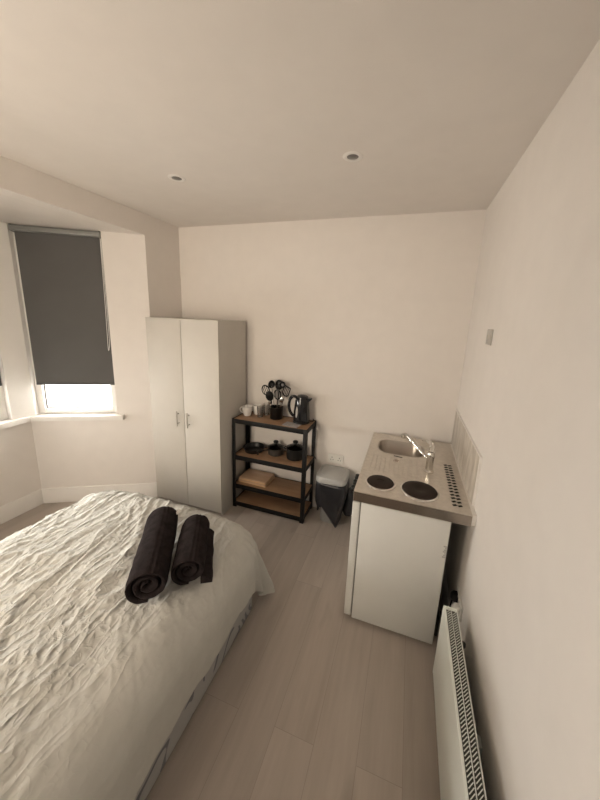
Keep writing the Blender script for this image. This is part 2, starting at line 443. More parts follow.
# skirting boards with a stepped top
def skirt(name, a, b_, nrm, h=.15):
    a = Vector(a); b_ = Vector(b_); n = Vector(nrm).normalized()
    prof = [(0, 0), (.018, 0), (.018, h-.035), (.013, h-.025), (.011, h-.006), (.006, h), (0, h)]
    bm = BM()
    loft(bm, [[(p.x+n.x*d, p.y+n.y*d, z) for d, z in prof] for p in (a, b_)])
    struct(name, bm, gloss_w)
skirt('baseboard_bay_right', (P0.x, P0.y, 0), (P1.x+.002, P1.y, 0), NB)
skirt('baseboard_bay_front', (P1.x, P1.y, 0), (P3.x, P3.y, 0), (1, 0, 0))
skirt('baseboard_back', (-.001, 0, 0), (XL+.001, 0, 0), (0, -1, 0), .10)
skirt('baseboard_right', (0, -.02, 0), (0, YR+.001, 0), (-1, 0, 0), .10)
skirt('baseboard_left', (XL, -.02, 0), (XL, -.42, 0), (1, 0, 0), .10)
skirt('baseboard_rear', (-.02, YR, 0), (XL+.02, YR, 0), (0, 1, 0), .10)

# windows: frame recessed in the opening; pane, sill and blind
def window(name, A, B, n, seg_split=None, fixed=None):
    """A,B ends of the opening on the wall face, n into the room"""
    t = (B-A).normalized(); L = (B-A).length
    Mx = Matrix((t, n, Vector((0, 0, 1)))).transposed().to_4x4(); Mx.translation = Vector((A.x, A.y, 0))
    def bx(bm, s0, s1, d0, d1, z0, z1, bev=.004): box(bm, s0, s1, d0, d1, z0, z1, bev, 2, Mx)
    w = BM()
    d0, d1 = -.11, -.045
    fz = .885
    bx(w, 0, .055, d0, d1, fz, WT-.001); bx(w, L-.055, L, d0, d1, fz, WT-.001)
    bx(w, .055, L-.055, d0, d1, fz, fz+.045); bx(w, .055, L-.055, d0, d1, WT-.06, WT-.001)
    root = struct(name, w, upvc_m)
    panes = [(.055, L-.055)]
    if seg_split: 
        m = BM(); bx(m, seg_split-.035, seg_split+.035, d0, d1, fz+.045, WT-.06); struct('window_mullion', m, upvc_m, root)
        panes = [(.055, seg_split-.035), (seg_split+.035, L-.055)]
    for s0, s1 in panes:
        f = BM(); e = .012
        # dark glazing gasket then glass
        for q in ((s0, s0+e, fz+.045, WT-.06), (s1-e, s1, fz+.045, WT-.06), (s0+e, s1-e, fz+.045, fz+.045+e), (s0+e, s1-e, WT-.06-e, WT-.06)):
            box(f, q[0]+.001, q[1]-.001, -.082, -.070, q[2]+.001, q[3]-.001, 0, 2, Mx)
        struct('window_gasket', f, gasket_m, root)
        g = BM(); box(g, s0+.002, s1-.002, -.080, -.074, fz+.047, WT-.062, 0, 2, Mx)
        struct('pane', g, pane_m, root)
    return root, Mx, L
gasket_m = mat('grey_gasket', (.22, .21, .20), .6)
def blind(name, Mx, s0, s1, zb, label, cord=True):
    c0 = Mx @ Vector(((s0+s1)/2, -.005, zb))
    root = thing(name, label, 'blind', tuple(c0), None)
    f = BM(); box(f, s0+.006, s1-.012, -.0225, -.0215, zb+.02, WT-.045, 0, 2, Mx); obj('blind_fabric', f, blind_m, root, 0)
    f = BM(); box(f, s0+.006, s1-.012, -.028, -.016, zb, zb+.022, .004, 2, Mx); obj('bottom_bar', f, blind_bar, root)
    f = BM()
    box(f, s0, s1, -.042, .012, WT-.050, WT-.006, .010, 3, Mx); box(f, s0, s0+.012, -.043, .018, WT-.058, WT-.002, .004, 2, Mx); box(f, s1-.012, s1, -.043, .018, WT-.058, WT-.002, .004, 2, Mx)
    obj('blind_cassette', f, blind_rail, root)
    if cord:
        f = BM()
        s = s0+.002
        lo = 1.50
        pts = [(s, .002, WT-.06), (s, .003, 2.0), (s+.004, .004, lo+.1), (s+.012, .006, lo+.01), (s+.016, .006, lo), (s+.020, .004, lo+.03), (s+.012, .003, 1.9), (s+.004, .002, WT-.06)]
        tube(f, [Mx @ Vector(p) for p in curve(pts, 6)], .0025, 6)
        obj('pull_chain', f, rope, root)
    return root
w1, M1, L1 = window('window_1', A1, A2, NB)
blind('roller_blind', M1, .002, L1-.018, 1.165, 'dark grey roller blind on the angled bay window beside the wardrobe')
w2, M2, L2 = window('window_2', F1, F2, Vector((1, 0, 0)), .57)
blind('roller_blind', M2, .012, .55, 1.19, 'dark grey roller blind cut off by the left edge of the picture', cord=False)
blind('roller_blind', M2, .59, L2-.012, 1.19, 'dark grey roller blind on the far half of the front bay window', cord=False)
w3, M3, L3 = window('window_3', B1, B2, NL)
w4, M4, L4 = window('added_fill_window', Vector((-2.57, YR, 0)), Vector((-1.67, YR, 0)), Vector((0, 1, 0)), .45)  # invented window, out of view, put in to carry the rear fill light
struct('added_window_sill', box(BM(), -2.62, -1.62, YR-.108, YR+.04, .8405, .884, .004), gloss_w)  # sill of the invented rear window
blind('roller_blind', M3, .012, L3-.012, 1.19, 'dark grey roller blind on the third bay window behind the head of the bed', cord=False)
# one continuous sill following the bay
b = BM()
def inner(d): 
    k = (1, 0)
    # offset polyline P0..P1..P3..P4 into the room by d
    a = P0+TB*.285+NB*d
    # corner 1: intersection of wall B offset and x = -3.63+d
    s = ((-3.63+d)-(P0.x+NB.x*d))/TB.x; c1 = P0+NB*d+TB*s
    s = ((-3.63+d)-(P3.x+NL.x*d))/TL.x; c2 = P3+NL*d+TL*s
    e = P4-TL*.285+NL*d
    return a, c1, c2, e
i0 = inner(.045); i1 = inner(-.113)
poly = [(p.x, p.y) for p in i0]+[(p.x, p.y) for p in reversed(i1)]
a0 = i0[0]
top = BM()
for k in range(3):
    q = [i0[k], i0[k+1], i1[k+1], i1[k]]
    prism(top, [(p.x, p.y) for p in q], .8405, .884)
bmesh.ops.remove_doubles(top, verts=top.verts, dist=.0005)
es = [f for f in top.faces if len(f.verts) == 4 and abs(f.normal.z) < .1]
o = struct('sill_bay', top, gloss_w); o.name = 'trim_3'

# recessed ceiling spotlights
def spot(x, y, label):
    t = thing('ceiling_spotlight', label, 'ceiling light', (x, y, H-.012), 'recessed ceiling spotlights')
    obj('bezel', lathe(BM(), [(.030, .0115), (.030, .0085), (.037, .0070), (.048, .0085), (.052, .0115)], (x, y, H-.012), 36), gloss_w, t)
    obj('lamp', lathe(BM(), [(0, .0065), (.014, .0060), (.018, .0085), (.0295, .0105), (.0295, .0117), (0, .0117)], (x, y, H-.012), 28), spot_dark, t)
spot_dark = mat('unlit_lamp_glass', (.16, .15, .14), .3)
spot(-1.893, -.930, 'small round unlit ceiling spotlight, the one nearer the bay window')
spot(-.795, -.935, 'small round unlit ceiling spotlight, the one nearer the right wall')

# ---------------------------------------------------------------- bed
bed = thing('double_bed', 'low double divan bed with patterned pale fabric sides under the duvet', 'bed', (-1.87, -2.2, 0))
BX0, BX1, BY0, BY1 = -2.55, -1.192, -3.2, -1.15
def bedblock(x0, x1, y0, y1, z0, z1, r):
    mx, my = (x0+x1)/2, (y0+y1)/2
    def lp(i, z): return [(mx+p[0], my+p[1], z) for p in rrect(x1-x0-2*i, y1-y0-2*i, r-i*.5)]
    return loft(BM(), [lp(.012, z0), lp(.003, z0+.004), lp(0, z0+.014), lp(0, z1-.014), lp(.003, z1-.004), lp(.012, z1)])
obj('divan_base', bedblock(BX0, BX1, BY0, BY1-.04, .035, .30, .07), divan_m, bed)
obj('mattress', bedblock(BX0+.03, BX1-.04, BY0, BY1-.075, .301, .470, .08), divan_m, bed)
for x in (BX0+.12, BX1-.12):
    for y in (BY0+.15, BY1-.2):
        obj('caster', lathe(BM(), [(0, 0), (.02, 0), (.024, .008), (.024, .02), (.012, .026), (.012, .037), (0, .037)], (x, y, 0), 20), blackp, bed)

def ridge(n): return 1-abs(n)
def duvet():
    bm = BM()
    cx = (BX0+BX1)/2
    hx = (BX1-BX0)/2-.116      # plateau half width
    ytop = BY1-.080           # plateau end at the foot
    yhead = -3.12
    drop = .50
    du = .0056
    nx = int((2*(hx+drop))/du); ny = int(((ytop-yhead)+drop)/du)
    V = []; FLAT = {}
    R = .150
    z0 = .535
    for j in range(ny+1):
        row = []
        fy = yhead+j*((ytop+drop)-yhead)/ny
        for i in range(nx+1):
            fx = -(hx+drop)+i*2*(hx+drop)/nx
            rc = .075
            ox = max(0, abs(fx)-(hx-rc)); oy = max(0, fy-(ytop-rc))
            hyp = math.hypot(ox, oy); o_ = hyp-rc
            if o_ < 0: o_ = 0
            sx = 1 if fx > 0 else -1
            bxp = max(-hx+rc, min(hx-rc, fx)); byp = min(fy, ytop-rc)
            # wrinkle field, creases run from the head-left to the foot-right
            p = Vector((fx, fy, 0))
            wq = p+Vector((noise.noise(p*2.3), noise.noise(p*2.3+Vector((7, 3, 1))), 0))*.055+Vector((noise.noise(p*7), noise.noise(p*7+Vector((2, 8, 1))), 0))*.016
            # creases fan out slightly, running from the head to the foot
            ang = math.radians(100+10*(fx/.7))
            ca, sa = math.cos(ang), math.sin(ang)
            al = wq.x*ca+wq.y*sa; ac = -wq.x*sa+wq.y*ca
            n1 = noise.noise(Vector((al*1.6, ac*6.0, 0))); n2 = noise.noise(Vector((al*2.9+5, ac*12.0, 3)))
            n3 = noise.noise(Vector((al*6+1, ac*24, 6))); n4 = noise.noise(Vector((wq.x*17, wq.y*12, 9))); n5 = noise.noise(Vector((al*14+1, ac*46, 2)))
            n6 = noise.noise(Vector((wq.x*30+wq.y*16, wq.y*22-wq.x*9, 5)))
            h = (.008*ridge(n1)**9 + .010*ridge(n2)**8*(.6+n1) + .0075*ridge(n3)**6*(.7+n2) + .0035*ridge(n4)**4
                 + .0050*ridge(n5)**4*(.7+n3) + .0022*ridge(n6)**3)
            # one long straight crease across the wrinkled part
            cr = (fx+.02)-(-.20)*(fy+1.9)
            h -= .007*math.exp(-(cr/.008)**2)*(1 if -2.5 < fy < -1.45 else 0); h += .004*math.exp(-((cr-.016)/.009)**2)
            # smooth part nearer the kitchen side, wrinkled towards the window
            k = (fx-(.56-.10*math.sin(fy*5.1+1)+.12*noise.noise(p*4)))/.14
            k = 1/(1+math.exp(max(-9, min(9, k*3)))); k = .08+.92*k
            h *= k
            h += .012*noise.noise(p*2.6)+.006*noise.noise(p*5)
            FLAT[(j, i)] = (o_, 0 if hyp < 1e-9 else min(ox, oy)/hyp*1.41, 0 if hyp < 1e-9 else oy/hyp)
            crown = .045*(1-(abs(fx)/(hx+.2))**2) if abs(fx) < hx+.2 else 0
            if o_ < 1e-9:
                row.append(bm.verts.new((cx+fx, fy, z0+crown+h)))
                continue
            dx, dy = ox*sx/hyp, oy/hyp
            quarter = R*math.pi/2
            corner = min(abs(dx), abs(dy))*1.41
            if o_ < quarter:
                a = o_/R; out = R*math.sin(a); dz = R*(1-math.cos(a)); nz = math.cos(a); no = math.sin(a)
            else:
                e = o_-quarter; fl = .02+.24*corner**2
                out = R+e*fl; dz = R+e*math.sqrt(1-fl*fl); nz = 0; no = 1
            # hang folds
            lim = (fy if abs(dx) > .7 else fx)
            an = math.atan2(dy, dx)
            w = max(0, (o_-.06))/.33
            fold = w*(.030*math.sin(an*19+.2)*corner + .012*noise.noise(Vector((lim*5, an*2, 1)))*1.2 + .006*noise.noise(Vector((lim*14, o_*3, 4))))
            X = cx+bxp+dx*(rc+out+fold+h*no); Y = byp+dy*(rc+out+fold+h*no); Z = z0+crown+h*nz-dz
            row.append(bm.verts.new((X, Y, max(Z, .03))))
        V.append(row)
    # trim the square of cloth to the hem: right side hem rises, corner hangs low
    for j in range(ny):
        for i in range(nx):
            o_, cn, dyy = FLAT[(j, i)]
            if o_ > .385+.012*math.sin(j*.017+.4)+.20*cn**2+.05*dyy: continue
            bm.faces.new((V[j][i], V[j][i+1], V[j+1][i+1], V[j+1][i]))
    bmesh.ops.delete(bm, geom=[v for v in bm.verts if not v.link_faces], context='VERTS')
    return bm
dv = obj('duvet', duvet(), duvet_m, None, 180)
so = dv.modifiers.new('thickness', 'SOLIDIFY'); so.thickness = .006; so.offset = -1
tag(dv, 'crumpled pale sage cotton duvet spread over the bed', 'duvet')

# rolled towels on the duvet
def towel(front, back, r, label, flap=False, turns=2.6):
    front = Vector(front); back = Vector(back); d = (back-front); L = d.length; d.normalize()
    x = d.cross(Vector((0, 0, 1))).normalized(); y = x.cross(d)
    t = thing('rolled_towel', label, 'towel', (front+back)/2-Vector((0, 0, r)), 'rolled towels on the bed')
    bm = BM()
    n = 260; ns = 36
    def rad(k): return r*(.10+.90*max(0, k/n)**.72)
    def thk(k): return max(.10*r, rad(k)-rad(k-n/turns))*.97
    def prof(k, s):
        a = 2*math.pi*turns*k/n
        rr = rad(k)
        # outermost wrap: soft round, slightly flattened by its own weight
        wob = 1+.03*math.sin(a*2+1.3)+.02*math.sin(s*9+a)
        pr = rr*wob
        px = math.cos(a+.9)*pr*1.06; py = math.sin(a+.9)*pr*.95
        if py < -r*.86: py = -r*.86-(py+r*.86)*.0
        return px, py
    out_rows = []; in_rows = []
    for s_ in range(ns+1):
        s = s_/ns*L
        e = min(s_, ns-s_)
        orow = []; irow = []
        for k in range(n+1):
            px, py = prof(k, s)
            a = 2*math.pi*turns*k/n+.9
            l = math.hypot(px, py)+1e-6
            th = thk(k)
            tt = th*(1 if e > 1 else (.8 if e == 1 else .45))
            # ends slightly domed, the inner layers pulled back a little
            setb = (.003*math.sin(a*.7+2)+.014*(1-k/n)) * (1 if s_ < ns/2 else -1) * max(0, 1-e/5)
            rnd = -.10*th*max(0, 2-e)
            a_l = 2*math.pi*turns*(1-k/n)
            groove = .0045*(math.exp(-((a_l-3.55)/.045)**2)+math.exp(-((a_l-3.30)/.045)**2))
            bmp = -groove+.0022*noise.noise(Vector((a*3, s*30, r*50)))+.003*noise.noise(Vector((a*1.5, s*8, 3)))+rnd
            base = front+d*(s+setb)
            p = base+x*(px*(1+bmp/l))+y*(py*(1+bmp/l)); orow.append(bm.verts.new(p))
            q = base+x*(px*(l-tt)/l)+y*(py*(l-tt)/l); irow.append(bm.verts.new(q))
        out_rows.append(orow); in_rows.append(irow)
    for s_ in range(ns):
        for k in range(n):
            bm.faces.new((out_rows[s_][k], out_rows[s_][k+1], out_rows[s_+1][k+1], out_rows[s_+1][k]))
            bm.faces.new((in_rows[s_][k], in_rows[s_+1][k], in_rows[s_+1][k+1], in_rows[s_][k+1]))
        for k in (0, n):
            bm.faces.new((out_rows[s_][k], out_rows[s_+1][k], in_rows[s_+1][k], in_rows[s_][k]))
    for s_ in (0, ns):
        for k in range(n):
            bm.faces.new((out_rows[s_][k], in_rows[s_][k], in_rows[s_][k+1], out_rows[s_][k+1]))
    obj('towel_roll', bm, towel_m, t, 60)
    if flap:
        fb = BM()
        pts0 = []
        rows = []
        for s_ in range(13):
            s = L*s_/12
            b0 = front+d*s
            w_ = .012*(1-s_/12)
            rows.append([b0+x*(r*.62)-y*(r*.30), b0+x*(r*.98+w_)-y*(r*.56), b0+x*(r*1.12+w_+.003*math.sin(s*40))-y*(r*.78),
                         b0+x*(r*1.11+w_)-y*(r*.88), b0+x*(r*1.02+w_)-y*(r*.88), b0+x*(r*.6)-y*(r*.86)])
        loft(fb, rows); obj('loose_edge', fb, towel_m, t)
    return t
tw = towel((-1.385, -1.818, .688), (-1.672, -1.415, .688), .092, 'thick charcoal rolled bath towel, the larger one, nearer the camera and window')
# white care label poking out of the first towel's far end
lb = BM(); box(lb, -.004, .012, -.018, .018, 0, .001, 0, 2, Matrix.Translation((-1.600, -1.385, .725)) @ Matrix.Rotation(.7, 4, 'Y'))
obj('care_label', lb, socket_m, tw, 0, label='white care label')
towel((-1.284, -1.680, .678), (-1.470, -1.385, .678), .082, 'charcoal rolled hand towel with a loose edge, the smaller one, nearer the foot corner', True)

# ---------------------------------------------------------------- wardrobe
wx0, wx1, wy0, wy1, wz = -2.685, -1.928, -.480, -.03, 1.806
w = thing('wardrobe', 'tall white two-door wardrobe in the corner beside the bay', 'wardrobe', ((wx0+wx1)/2, (wy0+wy1)/2, 0))
b = BM()
box(b, wx0, wx0+.016, wy0+.018, wy1, 0, wz, .001); box(b, wx1-.016, wx1, wy0+.018, wy1, 0, wz, .001)
box(b, wx0+.016, wx1-.016, wy0+.018, wy1, wz-.016, wz, .001); box(b, wx0+.016, wx1-.016, wy0+.018, wy1, .045, .061, .001)
box(b, wx0+.016, wx1-.016, wy1-.004, wy1, .061, wz-.016); box(b, wx0+.016, wx1-.016, wy0+.04, wy0+.056, 0, .045)
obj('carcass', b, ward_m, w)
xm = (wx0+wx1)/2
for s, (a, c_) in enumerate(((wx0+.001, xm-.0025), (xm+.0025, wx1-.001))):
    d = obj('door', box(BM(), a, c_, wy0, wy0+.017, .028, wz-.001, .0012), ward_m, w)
    hxp = (xm-.060) if s == 0 else (xm+.055)
    hb = BM(); z0_, z1_ = .835, .975
    tube(hb, [(hxp, wy0-.030, z0_), (hxp, wy0-.030, z1_)], .006, 12)
    for z in (z0_+.025, z1_-.025): tube(hb, [(hxp, wy0-.030, z), (hxp, wy0+.0, z)], .0048, 10)
    obj('handle', hb, handle_m, d, label='brushed nickel bar handle')

# ---------------------------------------------------------------- black shelving unit
sx0, sx1, sy0, sy1, sz = -1.918, -1.180, -.302, -.022, .915
sh = thing('shelving_unit', 'black steel shelving unit with four wooden shelves beside the wardrobe', 'shelving unit', ((sx0+sx1)/2, (sy0+sy1)/2, 0))
def angle_post(x, y, dx, dy):
    b = BM(); w_ = .034; t_ = .003
    box(b, *sorted((x, x+dx*w_)), *sorted((y, y+dy*t_)), .012, sz, .0008)
    box(b, *sorted((x, x+dx*t_)), *sorted((y+dy*t_, y+dy*w_)), .012, sz, .0008)
    return b
for x, dx in ((sx0, 1), (sx1, -1)):
    for y, dy in ((sy0, 1), (sy1, -1)):
        p = obj('post', angle_post(x, y, dx, dy), black_m, sh)
        obj('foot', box(BM(), *sorted((x-dx*.002, x+dx*.038)), *sorted((y-dy*.002, y+dy*.038)), 0, .03, .003), blackp, p)
levels = [.060, .250, .550, .915]
for zt in levels:
    b = BM(); hgt = .046; ins = .0035; t_ = .003
    z1_ = zt; z0_ = zt-hgt
    if zt == .915: z1_ = zt-.002
    xa, xb, ya, yb = sx0+ins, sx1-ins, sy0+ins, sy1-ins
    box(b, xa+.001, xb-.001, ya, ya+t_, z0_, z1_, .0008); box(b, xa+.001, xb-.001, yb-t_, yb, z0_, z1_, .0008)
    box(b, xa, xa+t_, ya+t_, yb-t_, z0_, z1_, .0008); box(b, xb-t_, xb, ya+t_, yb-t_, z0_, z1_, .0008)
    # inner ledge carrying the board
    box(b, xa+t_, xb-t_, ya+t_, ya+.025, z1_-.016, z1_-.014); box(b, xa+t_, xb-t_, yb-.025, yb-t_, z1_-.016, z1_-.014)
    obj('shelf_beam', b, black_m, sh)
    obj('shelf_board', box(BM(), xa+t_+.001, xb-t_-.001, ya+t_+.001, yb-t_-.001, z1_-.0138, z1_-.003, .001), shelf_wood, sh, label='brown chipboard shelf')
TOPZ = .915-.005+.0006; L2 = .550-.003+.0006; L3 = .250-.003+.0003
def zs(v): return v

# mugs
def mug(x, y, z, ang, label):
    t = thing('mug', label, 'mug', (x, y, z), 'white mugs on the top shelf')
    f = 1.17
    b = lathe(BM(), [(0, .004), (.022, .004), (.024, 0), (.027, .0), (.031, .008), (.036, .03), (.041, .055), (.0425, .076), (.041, .0775), (.0395, .075), (.038, .055), (.033, .030), (.027, .012), (0, .010)], (0, 0, 0), 32)
    bmesh.ops.transform(b, matrix=Matrix.Translation((x, y, z)) @ Matrix.Scale(f, 4), verts=b.verts)
    obj('mug_body', b, ceramic, t)
    c_, s_ = math.cos(ang), math.sin(ang)
    pts = [(x+c_*r_*f, y+s_*r_*f, z+h*f) for r_, h in ((.037, .062), (.052, .064), (.064, .052), (.062, .034), (.050, .022), (.034, .022))]
    obj('handle', tube(BM(), curve(pts, 5), .0048, 8, flat=1.2), ceramic, t)
    return t
Zt = TOPZ
mug(-1.842, -.152, Zt, math.radians(185), 'white ceramic mug on the top shelf, in front beside the wardrobe')
mug(-1.778, -.070, Zt, math.radians(140), 'white ceramic mug on the top shelf, behind the other mug')
def tumbler(x, y, z, r, h, label):
    b = lathe(BM(), [(0, 0), (r*.8, 0), (r*.84, .004), (r, h), (r-.0022, h), (r*.84-.003, .012), (0, .010)], (x, y, z), 28)
    tag(obj('drinking_glass', b, glass_m, None), label, 'glass', 'clear glasses on the top shelf')
tumbler(-1.712, -.138, Zt, .030, .100, 'clear drinking glass in front, beside the utensil pot')
tumbler(-1.682, -.056, Zt, .032, .115, 'taller clear drinking glass behind, against the utensil pot')

# utensil pot
ux, uy = -1.556, -.110
b = lathe(BM(), [(0, 0), (.058, 0), (.060, .003), (.064, .112), (.066, .115), (.061, .115), (.056, .006), (0, .006)], (ux, uy, Zt), 36)
tag(obj('utensil_holder', b, blackp, None), 'black round utensil pot on the top shelf, full of kitchen tools', 'utensil pot')
def utensil(kind, tx, ty, tz, ang, label, bx_=0, by_=0, shaft=chrome):
    bx_ *= .55; by_ *= .55
    """from inside the pot up to the head centre (tx,ty,tz)"""
    base = Vector((ux+bx_, uy+by_, Zt+.012)); tip = Vector((tx, ty, tz))
    d = (tip-base).normalized()
    t = thing(kind, label, 'kitchen utensil', tuple(base), 'utensils in the black pot')
    hl = {'slotted_spoon': .105, 'spatula': .105, 'ladle': .03, 'serving_spoon': .10, 'pasta_server': .06, 'table_spoon': .06, 'whisk': .10}[kind]
    end = tip-d*hl*.5
    obj('shaft', tube(BM(), [base, base.lerp(end, .5), end], [.0045, .0045, .0035], 8), shaft, t)
    X = Vector((math.cos(ang), math.sin(ang), 0)); X = (X-d*X.dot(d)).normalized(); Y = d.cross(X)
    R = Matrix((X, Y, d)).transposed().to_4x4(); R.translation = end
    b = BM()
    hm = blackp
    if kind in ('slotted_spoon', 'serving_spoon', 'table_spoon', 'spatula'):
        wd = {'slotted_spoon': .038, 'serving_spoon': .037, 'table_spoon': .021, 'spatula': .038}[kind]
        if kind == 'table_spoon': hm = chrome
        n = 24; outer = []; 
        if kind == 'spatula':
            outer = [(-wd*.5, 0), (-wd, .02), (-wd, hl-.006), (-wd+.006, hl), (wd-.006, hl), (wd, hl-.006), (wd, .02), (wd*.5, 0)]
        else:
            outer = [(wd*math.sin(2*math.pi*k/n), hl/2-hl/2*math.cos(2*math.pi*k/n)) for k in range(n)]
        def dish(x_, z_): return (0 if kind == 'spatula' else .012*(1-(x_/wd)**2-((z_-hl/2)/(hl/2))**2))
        m = len(outer)
        if kind in ('slotted_spoon', 'spatula'):
            # four slots: an outer rim plus bars between
            rim = [(x_*.74, hl/2+(z_-hl/2)*.78) for x_, z_ in outer]
            for side in (0, .0025):
                vo = [bm_v(b, R, x_, side-dish(x_, z_), z_) for x_, z_ in outer]; vi = [bm_v(b, R, x_, side-dish(x_, z_), z_) for x_, z_ in rim]
                for k in range(m): b.faces.new((vo[k], vo[(k+1) % m], vi[(k+1) % m], vi[k]))
                if side == 0: keep = (vo, vi)
                else:
                    for a_, c2 in zip(keep, (vo, vi)):
                        for k in range(m): b.faces.new((a_[k], a_[(k+1) % m], c2[(k+1) % m], c2[k]))
            for xo in (-.42, 0, .42):
                x_ = xo*wd; hh = hl/2*.80*math.sqrt(max(.1, 1-(xo/.8)**2)) if kind != 'spatula' else hl*.39
                box(b, x_-.0032, x_+.0032, -dish(x_, hl/2), -dish(x_, hl/2)+.0025, hl/2-hh, hl/2+hh, 0, 2, R)
        else:
            vo = [bm_v(b, R, x_, 0, z_) for x_, z_ in outer]; v2 = [bm_v(b, R, x_*.7, -.007, hl/2+(z_-hl/2)*.7) for x_, z_ in outer]; c0_ = bm_v(b, R, 0, -.010, hl/2)
            u1 = [bm_v(b, R, x_, .002, z_) for x_, z_ in outer]; u2 = [bm_v(b, R, x_*.7, -.005, hl/2+(z_-hl/2)*.7) for x_, z_ in outer]; c1_ = bm_v(b, R, 0, -.008, hl/2)
            for k in range(m):
                k2 = (k+1) % m
                b.faces.new((vo[k], vo[k2], v2[k2], v2[k])); b.faces.new((v2[k], v2[k2], c0_))
                b.faces.new((u1[k], u1[k2], u2[k2], u2[k])); b.faces.new((u2[k], u2[k2], c1_)); b.faces.new((vo[k], vo[k2], u1[k2], u1[k]))
    elif kind == 'ladle':
        prof = [(0, -.030), (.018, -.027), (.032, -.014), (.038, .004), (.036, .004), (.030, -.012), (.016, -.024), (0, -.027)]
        Rl = Matrix.Rotation(ang, 4, 'Z') @ Matrix.Rotation(math.radians(70), 4, 'Y')
        lathe(b, prof, tip, 24, Rl)
    elif kind == 'pasta_server':
        prof = [(0, -.018), (.018, -.016), (.030, -.004), (.028, -.002), (.016, -.013), (0, -.015)]
        Rl = Matrix.Rotation(ang, 4, 'Z') @ Matrix.Rotation(math.radians(80), 4, 'Y')
        lathe(b, prof, tip, 20, Rl)
        for k in range(8):
            a = 2*math.pi*k/8
            q0 = tip+Rl.to_3x3() @ Vector((math.cos(a)*.028, math.sin(a)*.028, -.004)); q1 = tip+Rl.to_3x3() @ Vector((math.cos(a)*.034, math.sin(a)*.034, .018))
            tube(b, [q0, q1], [.004, .0025], 6)
    elif kind == 'whisk':
        hm = chrome
        for k in range(5):
            a = math.pi*k/5; pts = []
            for q in range(13):
                s = q/12*math.pi; rr = .022*math.sin(s)*(1 if True else 0)
                f = math.cos(s)
                pts.append(R @ Vector((math.cos(a)*.022*math.sin(s*2)*0+math.cos(a)*.024*math.sin(math.pi*q/12)*(1 if q <= 12 else -1)*(math.cos(0)), math.sin(a)*.024*math.sin(math.pi*q/12), hl*q/12)))
            tube(b, pts, .001, 5)
            pts = [R @ Vector((-math.cos(a)*.024*math.sin(math.pi*q/12), -math.sin(a)*.024*math.sin(math.pi*q/12), hl*q/12)) for q in range(13)]
            tube(b, pts, .001, 5)
    obj('head', b, hm, t)
def bm_v(b, R, x, y, z): return b.verts.new(R @ Vector((x, y, z)))
utensil('slotted_spoon', -1.655, -.140, 1.180, .35, 'black slotted spoon leaning furthest left in the utensil pot', -.025, -.01)
utensil('ladle', -1.610, -.112, 1.235, -1.9, 'black ladle standing highest on the left side of the utensil pot', -.018, .02)
utensil('serving_spoon', -1.556, -.062, 1.225, .1, 'black solid serving spoon at the back of the utensil pot', 0, .035, blackp)
utensil('pasta_server', -1.505, -.100, 1.240, -1.5, 'black pasta server standing highest on the right side of the utensil pot', .014, .016)
utensil('spatula', -1.446, -.148, 1.195, -.2, 'black slotted spatula leaning furthest right in the utensil pot', .030, 0)
utensil('serving_spoon', -1.602, -.165, 1.135, .5, 'black solid serving spoon low at the front left of the utensil pot', -.012, -.02, blackp)
utensil('slotted_spoon', -1.529, -.152, 1.155, .0, 'black slotted spoon low at the front right of the utensil pot', .012, -.018)
utensil('table_spoon', -1.486, -.150, 1.110, .3, 'shiny steel spoon leaning right at the front of the utensil pot', .032, -.022)
utensil('table_spoon', -1.612, -.138, 1.075, .3, 'shiny steel spoon leaning left at the front of the utensil pot', -.030, -.028)

# kettle
kx, ky = -1.300, -.112
k = thing('electric_kettle', 'black cordless electric kettle standing on its base on the top shelf', 'kettle', (kx, ky, Zt))
obj('base', lathe(BM(), [(0, 0), (.078, 0), (.080, .004), (.078, .014), (.060, .018), (0, .018)], (kx, ky, Zt), 40), blackp, k)
b = lathe(BM(), [(0, .0185), (.072, .0185), (.077, .022), (.075, .08), (.068, .16), (.061, .222), (.056, .238), (0, .238)], (kx, ky, Zt), 40)
body = obj('kettle_body', b, blackgl, k)
b = lathe(BM(), [(.0565, .2385), (.055, .245), (.040, .256), (.014, .261), (0, .262)], (kx, ky, Zt), 36)
obj('lid', b, blackgl, k)
b = BM()
loft(b, [[(kx+.052, ky-.032, Zt+.19), (kx+.052, ky+.032, Zt+.19), (kx+.052, ky+.032, Zt+.236), (kx+.052, ky-.032, Zt+.236)],
         [(kx+.078, ky-.014, Zt+.212), (kx+.078, ky+.014, Zt+.212), (kx+.080, ky+.016, Zt+.239), (kx+.080, ky-.016, Zt+.239)],
         [(kx+.092, ky-.006, Zt+.226), (kx+.092, ky+.006, Zt+.226), (kx+.094, ky+.008, Zt+.240), (kx+.094, ky-.008, Zt+.240)]])
obj('spout', b, blackgl, k)
pts = [(kx-.050, ky-.004, Zt+.232), (kx-.085, ky-.010, Zt+.240), (kx-.114, ky-.014, Zt+.208), (kx-.122, ky-.016, Zt+.150), (kx-.110, ky-.014, Zt+.095), (kx-.088, ky-.010, Zt+.062), (kx-.070, ky-.008, Zt+.055)]
obj('handle', tube(BM(), curve(pts, 6), .0125, 12, flat=1.1), blackgl, k)
b = BM()
vs = []
for i in range(9):
    z = .06+.10*i/8
    rr = .0778-(z-.02)*.0705+.0012
    wd = .013*math.sqrt(max(.05, 1-((i-4)/4.2)**2))
    row = []
    for j in range(5):
        a = -math.pi/2-.35+(j-2)/2*wd/rr
        row.append(b.verts.new((kx+math.cos(a)*(rr+.0015), ky+math.sin(a)*(rr+.0015), Zt+z)))
    vs.append(row)
for i in range(8):
    for j in range(4): b.faces.new((vs[i][j], vs[i][j+1], vs[i+1][j+1], vs[i+1][j]))
wg = mat('water_gauge_plastic', (.40, .38, .36), .2)
g_ = obj('water_gauge', b, wg, k, label='pale grey water level window')
